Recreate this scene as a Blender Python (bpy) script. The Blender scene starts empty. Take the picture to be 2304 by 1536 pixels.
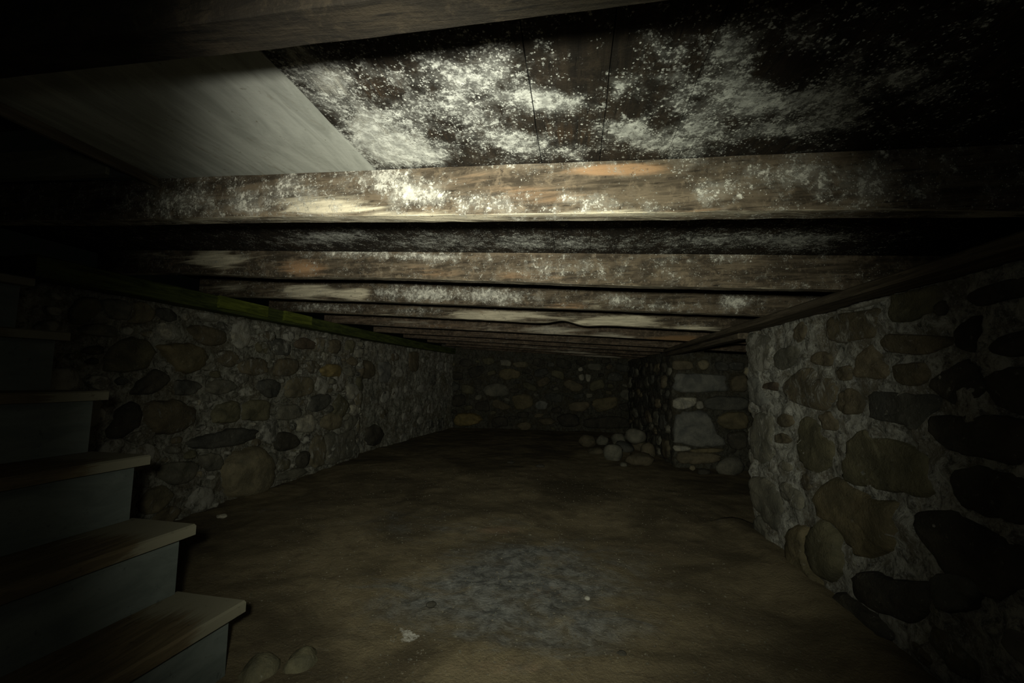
import bpy, bmesh, math, random
import numpy as np
from mathutils import Vector, Matrix, noise

random.seed(7)
rng = np.random.default_rng(7)
SC = bpy.context.scene
COL = SC.collection

# ------------------------------------------------------------------ camera
CAM_H = 0.95
YAW, PITCH, ROLL, FPX = math.radians(9.131), math.radians(5.29), math.radians(0.46), 880.9
_f = Vector((-math.sin(YAW) * math.cos(PITCH), math.cos(YAW) * math.cos(PITCH), math.sin(PITCH)))
_r0 = Vector((math.cos(YAW), math.sin(YAW), 0)); _u0 = _r0.cross(_f)
_r = _r0 * math.cos(ROLL) + _u0 * math.sin(ROLL)
_u = _u0 * math.cos(ROLL) - _r0 * math.sin(ROLL)
CAM = Vector((0, 0, CAM_H))
cd = bpy.data.cameras.new('camera'); cam = bpy.data.objects.new('camera', cd); COL.objects.link(cam)
cd.sensor_width = 36.0; cd.lens = FPX / 2304 * 36.0; cd.clip_start = 0.02
M = Matrix((_r, _u, -_f)).transposed().to_4x4(); M.translation = CAM
cam.matrix_world = M
SC.camera = cam

# ------------------------------------------------------------------ world, light, exposure
w = bpy.data.worlds.new('dark_cellar_world'); SC.world = w; w.use_nodes = True
w.node_tree.nodes['Background'].inputs[0].default_value = (0.8, 1.0, 0.7, 1)
w.node_tree.nodes['Background'].inputs[1].default_value = 0.0006
vs = SC.view_settings
vs.view_transform = 'Standard'; vs.look = 'None'; vs.gamma = 1.0; vs.use_curve_mapping = False; vs.exposure = 0.0

def ray(px, py):
    return _f + _r * ((px - 1152) / FPX) + _u * ((768 - py) / FPX)

# the photographer's torch, held just above the camera: a hot core and a wide spill
TORCH = Vector((-0.06, -0.06, CAM_H + 0.075))
def torch(name, power, size, blend, aim, col, radius):
    l = bpy.data.lights.new(name, 'SPOT'); l.energy = power; l.spot_size = math.radians(size)
    l.spot_blend = blend; l.color = col; l.shadow_soft_size = radius
    o = bpy.data.objects.new(name, l); COL.objects.link(o); o.location = TORCH
    o.rotation_euler = (aim - TORCH).to_track_quat('-Z', 'Y').to_euler()
    return o
torch('torch_core', 62.0, 58, 1.0, CAM + ray(960, 465) * 1.1, (1.0, 0.96, 0.85), 0.028)
torch('torch_spill', 140.0, 98, 1.0, CAM + ray(1135, 860) * 1.5, (0.98, 1.0, 0.82), 0.028)
torch('torch_fill', 2.6, 165, 1.0, CAM + ray(1100, 760) * 1.5, (0.96, 1.0, 0.84), 0.04)  # weak wide fill lamp added at the torch to lift the dim edges

# ------------------------------------------------------------------ picture measurement helpers
def proj(P):
    d = np.asarray(P, float) - np.array(CAM)
    dep = np.maximum(d @ np.array(_f), 0.05)
    return np.stack([1152 + FPX * (d @ np.array(_r)) / dep, 768 - FPX * (d @ np.array(_u)) / dep], -1)
def hit_z(px, py, z):
    d = ray(px, py); return CAM + d * ((z - CAM_H) / d.z)
def blobs(pts, L):
    q = proj(pts); a = np.zeros(len(q))
    for (cx, cy, sx, sy, amp) in L:
        a += amp * np.exp(-(((q[:, 0] - cx) / sx) ** 2 + ((q[:, 1] - cy) / sy) ** 2))
    return a

# ------------------------------------------------------------------ object helpers
def tag(o, label=None, cat=None, group=None, kind=None):
    if label: o['label'] = label
    if cat: o['category'] = cat
    if group: o['group'] = group
    if kind: o['kind'] = kind
    return o
def mesh_obj(name, verts, faces, mat, parent=None, smooth=True, attrs=None, color=None, origin=None):
    V = np.asarray(verts, float)
    if origin is None:
        mn, mx = V.min(0), V.max(0); origin = np.array([(mn[0] + mx[0]) / 2, (mn[1] + mx[1]) / 2, mn[2]])
    origin = np.asarray(origin, float)
    me = bpy.data.meshes.new(name)
    me.from_pydata((V - origin).tolist(), [], faces)
    if smooth: me.polygons.foreach_set('use_smooth', [True] * len(me.polygons))
    for k, a in (attrs or {}).items():
        at = me.attributes.new(k, 'FLOAT', 'POINT'); at.data.foreach_set('value', np.asarray(a, np.float32))
    me.materials.append(mat); me.update()
    o = bpy.data.objects.new(name, me); COL.objects.link(o)
    if parent is not None:
        o.parent = parent
        o.location = Vector(origin) - parent.location
    else:
        o.location = origin
    if color is not None: o.color = color
    return o
def empty(name, loc):
    o = bpy.data.objects.new(name, None); COL.objects.link(o); o.location = loc; o.empty_display_size = 0.1; return o
def nz(x, y, z, s=1.0, octv=4):
    return noise.fractal(Vector((x * s, y * s, z * s)), 0.8, 2.0, octv)

# ------------------------------------------------------------------ materials
class NT:
    def __init__(self, name):
        self.m = bpy.data.materials.new(name); self.m.use_nodes = True
        self.t = self.m.node_tree; self.b = self.t.nodes['Principled BSDF']
        self.b.inputs['Specular IOR Level'].default_value = 0.2
    def n(self, typ, **kw):
        nd = self.t.nodes.new(typ)
        for k, v in kw.items():
            if k in nd.bl_rna.properties and k not in ('inputs',): setattr(nd, k, v)
        return nd
    def val(self, sock, v):
        if hasattr(v, 'is_linked'): self.t.links.new(v, sock)
        else: sock.default_value = v
    def pos(self, scale=(1, 1, 1)):
        g = self.n('ShaderNodeNewGeometry'); m = self.n('ShaderNodeMapping'); m.inputs['Scale'].default_value = scale
        self.t.links.new(g.outputs['Position'], m.inputs['Vector']); return m.outputs[0]
    def noise(self, vec, scale, detail=6, rough=0.6, dist=0.0):
        x = self.n('ShaderNodeTexNoise'); self.t.links.new(vec, x.inputs['Vector'])
        x.inputs['Scale'].default_value = scale; x.inputs['Detail'].default_value = detail
        x.inputs['Roughness'].default_value = rough; x.inputs['Distortion'].default_value = dist
        return x.outputs['Fac']
    def math(self, op, a, b=0.0, clamp=False):
        x = self.n('ShaderNodeMath'); x.operation = op; x.use_clamp = clamp
        self.val(x.inputs[0], a); self.val(x.inputs[1], b); return x.outputs[0]
    def ss(self, v, lo, hi):
        x = self.n('ShaderNodeMapRange'); x.interpolation_type = 'SMOOTHSTEP'
        self.val(x.inputs['Value'], v); x.inputs['From Min'].default_value = lo; x.inputs['From Max'].default_value = hi
        return x.outputs[0]
    def mix(self, f, a, b, blend='MIX'):
        x = self.n('ShaderNodeMix'); x.data_type = 'RGBA'; x.blend_type = blend
        self.val(x.inputs[0], f)
        for s, v in ((x.inputs[6], a), (x.inputs[7], b)):
            if hasattr(v, 'is_linked'): self.t.links.new(v, s)
            else: s.default_value = (*v, 1)
        return x.outputs[2]
    def attr(self, name):
        x = self.n('ShaderNodeAttribute'); x.attribute_name = name; return x.outputs['Fac']
    def done(self, col, rough=0.9, bump=None, strength=0.4, dist=0.01, spec=None):
        self.val(self.b.inputs['Base Color'], col if hasattr(col, 'is_linked') else (*col, 1))
        self.val(self.b.inputs['Roughness'], rough)
        if spec is not None: self.b.inputs['Specular IOR Level'].default_value = spec
        if bump is not None:
            bp = self.n('ShaderNodeBump'); bp.inputs['Strength'].default_value = strength; bp.inputs['Distance'].default_value = dist
            self.t.links.new(bump, bp.inputs['Height']); self.t.links.new(bp.outputs[0], self.b.inputs['Normal'])
        return self.m

def timber(name, grain, dark, mid, mould, cream, rust, crisp=0.10, flecks=((270.0, 0.40),)):
    """old sawn timber: grain along an axis, white mould growing in patches, bare cream areas, rust-brown stains"""
    k = NT(name); p = k.pos(); g = k.pos(grain)
    gr = k.noise(g, 9.0, 8, 0.65, 0.6)
    gr2 = k.noise(g, 34.0, 5, 0.6)
    big = k.noise(p, 5.5, 8, 0.72, 0.5)
    c = k.mix(k.ss(gr, 0.34, 0.68), dark, mid)
    c = k.mix(k.math('MULTIPLY', k.ss(big, 0.47, 0.62), 0.8), c, dark)
    c = k.mix(k.math('MULTIPLY', k.ss(k.noise(p, 26, 8, 0.75, 0.4), 0.5, 0.64), 0.5), c, tuple(x * 1.5 for x in mid))
    c = k.mix(k.ss(gr2, 0.56, 0.72), c, tuple(x * 0.45 for x in dark))
    ru = k.ss(k.math('ADD', k.attr('rust'), k.math('MULTIPLY', k.math('SUBTRACT', gr, 0.5), 0.9)), 0.22, 0.75)
    c = k.mix(ru, c, rust)
    pv = k.math('ADD', k.attr('pale'), k.math('MULTIPLY', k.math('SUBTRACT', k.noise(g, 6.0, 7, 0.68, 1.2), 0.5), 1.6))
    pa = k.ss(pv, 0.30, 0.80)
    cr = k.mix(k.ss(k.noise(g, 14, 6, 0.7), 0.35, 0.7), tuple(x * 0.62 for x in cream), cream)
    c = k.mix(pa, c, cr)
    # mould: cluster noise x fleck noise, threshold slides with the patch map
    n1 = k.noise(p, 17.0, 9, 0.72, 0.4); n2 = k.noise(p, 55.0, 7, 0.7, 0.2); n3 = k.noise(p, 170.0, 5, 0.75)
    mo = k.attr('mould')
    ve = k.ss(k.math('ADD', mo, k.math('MULTIPLY', k.math('SUBTRACT', n1, 0.5), 2.6)), 0.30, 1.10)
    c = k.mix(k.math('MULTIPLY', ve, 0.36), c, tuple(x * 0.55 for x in mould))
    nn = k.math('ADD', k.math('MULTIPLY', n1, 0.26), k.math('ADD', k.math('MULTIPLY', n2, 0.44), k.math('MULTIPLY', n3, 0.30)))
    mv = k.math('ADD', k.math('MULTIPLY', k.math('SUBTRACT', nn, 0.5), 2.0), k.math('MULTIPLY', k.math('SUBTRACT', mo, 0.66), 0.26))
    mf = k.ss(mv, 0.0, crisp)
    for sc_, dens in flecks:
        vo = k.n('ShaderNodeTexVoronoi'); k.t.links.new(p, vo.inputs['Vector']); vo.inputs['Scale'].default_value = sc_
        sep = k.n('ShaderNodeSeparateColor'); k.t.links.new(vo.outputs['Color'], sep.inputs[0])
        den = k.math('ADD', k.math('MULTIPLY', mo, dens), k.math('MULTIPLY', k.math('SUBTRACT', n1, 0.56), 1.6))
        keep = k.math('LESS_THAN', sep.outputs[0], den)
        dd = k.math('ADD', vo.outputs['Distance'], k.math('MULTIPLY', k.math('SUBTRACT', k.noise(p, 330, 3, 0.7), 0.5), 1.5))
        fl = k.math('MULTIPLY', keep, k.math('SUBTRACT', 1.0, k.ss(dd, 0.22, 0.46)))
        mf = k.math('MAXIMUM', mf, fl)
    mc = k.mix(k.ss(k.noise(p, 40, 5, 0.7), 0.35, 0.68), tuple(x * 0.42 for x in mould), mould)
    c = k.mix(k.math('MULTIPLY', mf, 0.92), c, mc)
    # black mould spots
    sp = k.ss(k.noise(p, 58.0, 6, 0.75), 0.60, 0.68)
    c = k.mix(k.math('MULTIPLY', sp, 0.75), c, (0.012, 0.010, 0.008))
    h = k.math('ADD', k.math('MULTIPLY', mf, 0.5), k.math('ADD', k.math('MULTIPLY', gr2, 0.5), k.math('MULTIPLY', k.noise(p, 120, 4, 0.7), 0.5)))
    return k.done(c, 0.88, h, 0.55, 0.006, spec=0.15)

MAT_PLANK = timber('plank_wood', (5, 0.45, 5), (0.011, 0.0092, 0.007), (0.028, 0.021, 0.014), (0.66, 0.67, 0.61), (0.46, 0.45, 0.38), (0.09, 0.05, 0.022), 0.13, ((210.0, 0.72), (120.0, 0.55)))
MAT_JOIST = timber('joist_wood', (0.4, 5, 5), (0.032, 0.025, 0.017), (0.118, 0.092, 0.062), (0.60, 0.58, 0.50), (0.56, 0.50, 0.37), (0.27, 0.165, 0.09), 0.13)
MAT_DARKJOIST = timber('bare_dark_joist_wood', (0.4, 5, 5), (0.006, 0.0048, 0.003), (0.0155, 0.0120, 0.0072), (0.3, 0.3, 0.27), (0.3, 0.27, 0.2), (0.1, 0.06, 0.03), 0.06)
MAT_FARJOIST = timber('far_joist_wood', (0.4, 5, 5), (0.045, 0.034, 0.024), (0.15, 0.110, 0.075), (0.50, 0.46, 0.40), (0.46, 0.41, 0.32), (0.20, 0.12, 0.06), 0.14)

def panel_mat():
    k = NT('grey_painted_panel'); p = k.pos(); g = k.pos((4, 0.8, 4))
    n = k.noise(g, 5, 7, 0.65, 0.8)
    c = k.mix(k.ss(n, 0.3, 0.7), (0.24, 0.25, 0.22), (0.37, 0.38, 0.34))
    c = k.mix(k.math('MULTIPLY', k.ss(k.noise(g, 9, 8, 0.7, 1.0), 0.55, 0.72), 0.55), c, (0.16, 0.145, 0.10))
    m = k.ss(k.math('ADD', k.attr('mould'), k.math('MULTIPLY', k.math('SUBTRACT', k.noise(p, 22, 8, 0.7), 0.5), 1.6)), 0.35, 0.75)
    c = k.mix(m, c, (0.075, 0.055, 0.035))
    c = k.mix(k.math('MULTIPLY', k.ss(k.noise(p, 60, 6, 0.75), 0.62, 0.68), 0.6), c, (0.10, 0.085, 0.05))
    return k.done(c, 0.7, k.noise(p, 70, 5, 0.6), 0.12, 0.004)
MAT_PANEL = panel_mat()

def simple_wood(name, c0, c1, grain, streak=None, rough=0.85, wear=None):
    k = NT(name); p = k.pos(); g = k.pos(grain)
    n = k.noise(g, 8, 8, 0.65, 0.7)
    c = k.mix(k.ss(n, 0.32, 0.70), c0, c1)
    if streak: c = k.mix(k.ss(k.noise(g, 22, 6, 0.7), 0.56, 0.70), c, streak)
    if wear:
        wv = k.math('ADD', k.attr('wear'), k.math('MULTIPLY', k.math('SUBTRACT', k.noise(g, 10, 7, 0.7, 0.8), 0.5), 1.2))
        c = k.mix(k.ss(wv, 0.30, 0.62), c, wear)
    c = k.mix(k.math('MULTIPLY', k.ss(k.noise(p, 34, 6, 0.75), 0.60, 0.68), 0.5), c, tuple(x * 0.3 for x in c0))
    return k.done(c, rough, k.math('ADD', n, k.math('MULTIPLY', k.noise(p, 90, 4, 0.6), 0.4)), 0.25, 0.004)
MAT_TREAD = simple_wood('worn_tread_wood', (0.060, 0.046, 0.026), (0.115, 0.088, 0.050), (5, 0.5, 5), (0.035, 0.027, 0.016), 0.75, wear=(0.15, 0.14, 0.10))
MAT_RISER = simple_wood('grey_painted_riser', (0.086, 0.100, 0.091), (0.124, 0.140, 0.128), (2.5, 0.7, 2.5), (0.10, 0.115, 0.10), 0.6)
MAT_SILL = simple_wood('green_stained_timber', (0.030, 0.040, 0.012), (0.090, 0.110, 0.028), (5, 0.5, 5), (0.02, 0.022, 0.012))
MAT_PLATE = simple_wood('dark_plate_wood', (0.050, 0.040, 0.027), (0.135, 0.110, 0.076), (5, 0.35, 5), (0.025, 0.02, 0.014))
MAT_FASCIA = simple_wood('olive_painted_board', (0.20, 0.195, 0.13), (0.28, 0.27, 0.19), (0.5, 4, 4), (0.12, 0.10, 0.06))
MAT_ROUGHWOOD = simple_wood('rough_grey_boards', (0.05, 0.045, 0.033), (0.19, 0.17, 0.13), (0.5, 5, 5), (0.02, 0.016, 0.012))
MAT_WHITE = NT('light_leak_white').done((0.75, 0.73, 0.72), 0.6)  # white for the strip that stands in for upstairs light

def stone_mat():
    k = NT('field_stone'); p = k.pos(); oi = k.n('ShaderNodeObjectInfo')
    base = oi.outputs['Color']; smear = oi.outputs['Alpha']
    n = k.noise(p, 7, 8, 0.65, 0.5); n2 = k.noise(p, 38, 7, 0.7)
    c = k.mix(k.ss(n, 0.30, 0.72), k.mix(1.0, base, (0.60, 0.60, 0.58), 'MULTIPLY'), k.mix(1.0, base, (1.35, 1.28, 1.15), 'MULTIPLY'))
    c = k.mix(k.math('MULTIPLY', k.ss(n2, 0.56, 0.70), 0.55), c, k.mix(1.0, base, (0.40, 0.38, 0.36), 'MULTIPLY'))
    c = k.mix(k.math('MULTIPLY', k.ss(k.noise(p, 55, 5, 0.7), 0.60, 0.70), 0.35), c, (0.32, 0.31, 0.27))
    st = k.pos((1, 1, 0.55))
    sv = k.math('ADD', k.math('MULTIPLY', k.noise(st, 19, 9, 0.72, 0.7), 1.0), k.math('MULTIPLY', k.math('SUBTRACT', smear, 0.5), 0.5))
    sm = k.ss(sv, 0.50, 0.62)
    c = k.mix(k.math('MULTIPLY', sm, 0.85), c, k.mix(n2, (0.20, 0.19, 0.155), (0.43, 0.42, 0.37)))
    h = k.math('ADD', k.math('MULTIPLY', n2, 0.6), k.math('ADD', k.math('MULTIPLY', sm, 0.35), k.math('MULTIPLY', k.noise(p, 95, 5, 0.65), 0.45)))
    return k.done(c, 0.88, h, 0.8, 0.014)
MAT_STONE = stone_mat()

def mortar_mat(name, a, b, warm):
    k = NT(name); p = k.pos()
    n = k.noise(p, 6, 9, 0.7, 0.8); n2 = k.noise(k.pos((1, 1, 0.7)), 24, 9, 0.78, 0.7); n3 = k.noise(p, 90, 6, 0.75)
    c = k.mix(k.ss(n2, 0.38, 0.60), a, b)
    c = k.mix(k.math('MULTIPLY', k.ss(n, 0.46, 0.62), 0.75), c, warm)
    c = k.mix(k.math('MULTIPLY', k.ss(n3, 0.52, 0.64), 0.55), c, tuple(min(.62, x * 1.35) for x in b))
    c = k.mix(k.math('MULTIPLY', k.ss(k.noise(p, 42, 8, 0.8), 0.55, 0.63), 0.75), c, tuple(x * 0.35 for x in a))
    h = k.math('ADD', k.math('MULTIPLY', n2, 1.0), k.math('MULTIPLY', n3, 0.5))
    return k.done(c, 0.92, h, 0.9, 0.022)
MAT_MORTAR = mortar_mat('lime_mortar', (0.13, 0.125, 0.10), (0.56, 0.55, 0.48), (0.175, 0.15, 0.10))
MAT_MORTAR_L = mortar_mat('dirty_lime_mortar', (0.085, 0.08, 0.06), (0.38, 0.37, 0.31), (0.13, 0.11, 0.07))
MAT_MORTAR_D = mortar_mat('dimmed_mortar', (0.035, 0.033, 0.025), (0.11, 0.105, 0.082), (0.06, 0.05, 0.028))  # mortar with the dimness of the far end put into its colour
MAT_GRIT = mortar_mat('dirty_grit', (0.10, 0.09, 0.06), (0.26, 0.24, 0.18), (0.12, 0.095, 0.06))

def floor_mat():
    k = NT('dirt_floor'); p = k.pos(); g = k.pos((0.8, 1, 1))
    n = k.noise(g, 1.6, 8, 0.62, 0.8); n2 = k.noise(p, 11, 8, 0.68, 0.4); n3 = k.noise(p, 85, 6, 0.7)
    c = k.mix(k.ss(n, 0.36, 0.64), (0.092, 0.074, 0.044), (0.225, 0.182, 0.108))
    c = k.mix(k.math('MULTIPLY', k.ss(n2, 0.45, 0.70), 0.55), c, (0.085, 0.065, 0.040))
    gv = k.ss(k.math('ADD', k.attr('grey'), k.math('MULTIPLY', k.math('SUBTRACT', k.noise(k.pos((0.55, 1, 1)), 5, 9, 0.72, 0.9), 0.5), 1.9)), 0.12, 0.85)
    gc = k.mix(k.ss(k.noise(p, 17, 8, 0.7, 0.5), 0.36, 0.66), (0.075, 0.075, 0.070), (0.235, 0.235, 0.215))
    c = k.mix(gv, c, gc)
    wv = k.ss(k.math('ADD', k.attr('white'), k.math('MULTIPLY', k.math('SUBTRACT', k.noise(p, 40, 8, 0.72), 0.5), 2.0)), 0.45, 0.75)
    c = k.mix(wv, c, (0.50, 0.48, 0.42))
    rv = k.ss(k.math('ADD', k.attr('rust'), k.math('MULTIPLY', k.math('SUBTRACT', k.noise(p, 25, 7, 0.7), 0.5), 1.4)), 0.4, 0.9)
    c = k.mix(k.math('MULTIPLY', rv, 0.7), c, (0.27, 0.19, 0.12))
    c = k.mix(k.math('MULTIPLY', k.ss(n3, 0.60, 0.70), 0.6), c, (0.34, 0.31, 0.23))
    c = k.mix(k.math('MULTIPLY', k.ss(k.noise(p, 52, 6, 0.74), 0.60, 0.69), 0.6), c, (0.028, 0.022, 0.015))
    h = k.math('ADD', k.math('MULTIPLY', n2, 0.8), k.math('MULTIPLY', n3, 0.5))
    return k.done(c, 0.93, h, 0.85, 0.020)
MAT_FLOOR = floor_mat()

# ------------------------------------------------------------------ floor
def build_floor():
    xs = np.arange(-3.6, 3.3, 0.03); ys = np.concatenate([np.arange(-1.7, 0.6, 0.1), np.arange(0.6, 7.7, 0.03)])
    X, Y = np.meshgrid(xs, ys); n = len(xs)
    Z = np.array([0.012 * nz(x, y, 0, 1.7, 4) + 0.006 * nz(x, y, 3, 11, 3) for x, y in zip(X.ravel(), Y.ravel())])
    V = np.stack([X.ravel(), Y.ravel(), Z], -1)
    # soil banks up against the wall feet
    V[:, 2] += 0.05 * np.exp(-((V[:, 0] - 1.02) / 0.13) ** 2) * (V[:, 1] < 2.9) * (V[:, 1] > 0.2)
    V[:, 2] += 0.04 * np.exp(-((V[:, 0] - 0.55) / 0.35) ** 2 - ((V[:, 1] - 5.3) / 0.5) ** 2)
    F = []
    for j in range(len(ys) - 1):
        for i in range(n - 1): F.append((j * n + i, j * n + i + 1, (j + 1) * n + i + 1, (j + 1) * n + i))
    grey = blobs(V, [(1140, 1280, 190, 60, .55), (1060, 1380, 240, 70, .5), (1350, 1330, 220, 80, .36), (950, 1175, 190, 30, .35), (1250, 1430, 200, 60, .35), (900, 1330, 150, 50, .25), (1200, 1240, 120, 20, .35)])
    white = blobs(V, [(920, 1432, 30, 14, .9), (890, 1415, 35, 8, .5), (1065, 1186, 14, 4, .6), (985, 1290, 60, 40, .22)])
    rust = blobs(V, [(1120, 1192, 60, 12, 1.0), (1230, 1330, 60, 20, .6), (780, 1110, 120, 20, .5), (1480, 1240, 120, 40, .5), (1130, 1500, 200, 30, .6)])
    return tag(mesh_obj('floor', V, F, MAT_FLOOR, attrs={'grey': grey, 'white': white, 'rust': rust}, origin=(0, 0, 0)), 'packed brown dirt cellar floor with a grey ashy patch', kind='structure')
floor = build_floor()

# ------------------------------------------------------------------ stone walls
PAL = dict(olive=(.120, .114, .076), brown=(.122, .106, .074), slate=(.082, .083, .075), dark=(.056, .053, .044), tan=(.172, .154, .106),
           pale=(.33, .32, .27), blue=(.165, .17, .16), ochre=(.22, .175, .08), red=(.112, .090, .067), grey=(.145, .142, .117), rich=(.138, .119, .074))
class Wall:
    """plan polyline (rounded), front face grows towards `side`; u = arc length, v = height, n = out of the wall"""
    def __init__(self, pts, top, side, zbase=-0.06, rough=0.012, step=0.02, freq=6.0, proud=0.6):
        self.pts = [Vector((*p, 0)) for p in pts]; self.side = side; self.top = top; self.zb = zbase; self.rough = rough; self.step = step; self.freq = freq
        self.cum = [0.0]
        for a, b in zip(self.pts, self.pts[1:]): self.cum.append(self.cum[-1] + (b - a).length)
        self.L = self.cum[-1]; self.proud = proud; self.samples = np.zeros((0, 2))
    def raw(self, u):
        u = min(max(u, 0), self.L - 1e-6); i = max(k for k in range(len(self.pts) - 1) if self.cum[k] <= u)
        a, b = self.pts[i], self.pts[i + 1]; d = (b - a).normalized()
        nn = Vector((-d.y, d.x, 0)) * self.side
        return a + d * (u - self.cum[i]), nn
    def frame(self, u):
        if not hasattr(self, 'tab'): self.tab = [self._frame(self.L * i / 3000) for i in range(3001)]
        return self.tab[min(3000, max(0, int(round(u / self.L * 3000))))]
    def _frame(self, u, rad=0.06):
        p = Vector((0, 0, 0)); n = Vector((0, 0, 0)); K = 7
        for k in range(K):
            q, m = self.raw(u + (k / (K - 1) * 2 - 1) * rad); p += q; n += m
        if u < rad or u > self.L - rad: p = self.raw(u)[0] * K
        return p / K, n.normalized()
    def relief(self, P):
        return self.hi(P) + self.low(P)
    def hi(self, P):
        return self.rough * (nz(P.x, P.y, P.z, self.freq, 4) * 1.3 + 0.75 * nz(P.x, P.y, P.z + 7, self.freq * 3.3, 3))
    def low(self, P):
        return 0.02 * nz(P.x, P.y, P.z + 3, 1.3, 2)
    def P(self, u, v, n):
        p, m = self.frame(u); return Vector((p.x + m.x * n, p.y + m.y * n, v))
    def trace(self, px, py):
        d = ray(px, py); best = None
        for i, (a, b) in enumerate(zip(self.pts, self.pts[1:])):
            e = b - a; den = d.x * e.y - d.y * e.x
            if abs(den) < 1e-9: continue
            s = (a.x * e.y - a.y * e.x) / den
            if s <= 0: continue
            q = CAM + d * s; t = (q - a).dot(e) / e.length_squared
            lo = -0.3 if i == 0 else -0.01; hi = 1.3 if i == len(self.pts) - 2 else 1.01
            if lo <= t <= hi and (best is None or s < best[0]): best = (s, self.cum[i] + t * e.length, q.z)
        return (best[1], best[2]) if best else None
    def build(self, name, mat, label, thick=0.35):
        us = np.linspace(0, self.L, int(self.L / self.step) + 1); nv = 64
        V = []; F = []; nu = len(us)
        for u in us:
            p, m = self.frame(u); t = self.top(u)
            for j in range(nv + 1):
                v = self.zb + (t - self.zb) * j / nv
                q = Vector((p.x, p.y, v)); V.append(q + m * self.relief(q))
        for i in range(nu - 1):
            for j in range(nv):
                a = i * (nv + 1) + j; V_ = (a, a + nv + 1, a + nv + 2, a + 1); F.append(V_ if self.side < 0 else V_[::-1])
        b0 = len(V)
        for u in us:
            p, m = self.raw(u); t = self.top(u); q = p - m * thick
            V.append(Vector((q.x, q.y, self.zb))); V.append(Vector((q.x, q.y, t)))
        for i in range(nu - 1):
            b = b0 + 2 * i; F.append((b, b + 1, b + 3, b + 2))
            F.append((i * (nv + 1) + nv, (i + 1) * (nv + 1) + nv, b + 3, b + 1))
        F.append(tuple(range(0, nv + 1)) + (b0 + 1, b0)); e = (nu - 1) * (nv + 1)
        F.append(tuple(range(e, e + nv + 1)) + (b0 + 2 * nu - 1, b0 + 2 * nu - 2))
        o = mesh_obj(name, [tuple(v) for v in V], F, mat, origin=(0, 0, 0)); tag(o, label, kind='structure')
        self.o = o; return o
    def note(self, poly):
        P = np.array(poly); c = P.mean(0); S = [P]
        for s in (0.75, 0.5, 0.2): S.append(c + (P - c) * s)
        self.samples = np.concatenate([self.samples] + S)
    def stone(self, poly, bulge, tone, smear, flat=0.5, name='stone'):
        """poly: (u, v) outline; smoothed, domed, set into the mortar"""
        P = np.array(poly, float); n = len(P); out = []
        for i in range(n):
            p0, p1, p2, p3 = P[i - 1], P[i], P[(i + 1) % n], P[(i + 2) % n]
            m = max(3, int(40 / n))
            for k in range(m):
                t = k / m
                out.append(0.5 * ((2 * p1) + (-p0 + p2) * t + (2 * p0 - 5 * p1 + 4 * p2 - p3) * t * t + (-p0 + 3 * p1 - 3 * p2 + p3) * t ** 3))
        O = np.array(out); c = O.mean(0); N = len(O); size = np.ptp(O, axis=0).mean()
        self.note(O)
        sd = random.random() * 50
        bulge *= self.proud
        O = np.array([q + (q - c) * (0.10 * noise.noise(Vector((q[0] * 14, q[1] * 14, sd))) + 0.09 * noise.noise(Vector((q[0] * 45, q[1] * 45, sd)))) for q in O])
        rings = [(1.05, -0.030), (1.0, 0.10), (0.95, 0.55), (0.86, 0.82 + 0.1 * flat), (0.62, 0.94 + 0.05 * flat), (0.32, 1.02)]
        V = []; F = []
        for s, h in rings:
            for q in O:
                u, v = c + (q - c) * s
                b = h if h < 0 else h * bulge + (0.25 * bulge + 0.004) * noise.noise(Vector((u * 9 / max(size * 4, .5), v * 9 / max(size * 4, .5), sd))) * (1.3 - s) * 2 + 0.003 * noise.noise(Vector((u * 40, v * 40, sd)))
                p = self.P(u, v, 0); V.append(p + self.frame(u)[1] * (b + 0.003 + self.low(p) + 0.5 * self.hi(p)))
        p = self.P(c[0], c[1], 0); V.append(p + self.frame(c[0])[1] * (bulge * 1.03 + 0.003 + self.low(p) + 0.5 * self.hi(p)))
        R = len(rings)
        for r in range(R - 1):
            for i in range(N):
                j = (i + 1) % N; f = (r * N + i, r * N + j, (r + 1) * N + j, (r + 1) * N + i); F.append(f if self.side < 0 else f[::-1])
        for i in range(N):
            j = (i + 1) % N; f = ((R - 1) * N + i, (R - 1) * N + j, len(V) - 1); F.append(f if self.side < 0 else f[::-1])
        k = 0.85 + 0.3 * random.random(); col = [x * k for x in PAL[tone]]
        return mesh_obj(name, [tuple(v) for v in V], F, MAT_STONE, parent=self.o, color=(*col, smear))
    def traced(self, L, off, sc, flat=0.6):
        for (tone, bulge, smear, pts) in L:
            q = [self.trace(off[0] + x / sc, off[1] + y / sc) for x, y in pts]
            if any(a is None for a in q): continue
            q = [(u, min(max(v, -0.03), self.top(u) - 0.005)) for u, v in q]
            self.stone(q, bulge, tone, smear, flat)
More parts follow.
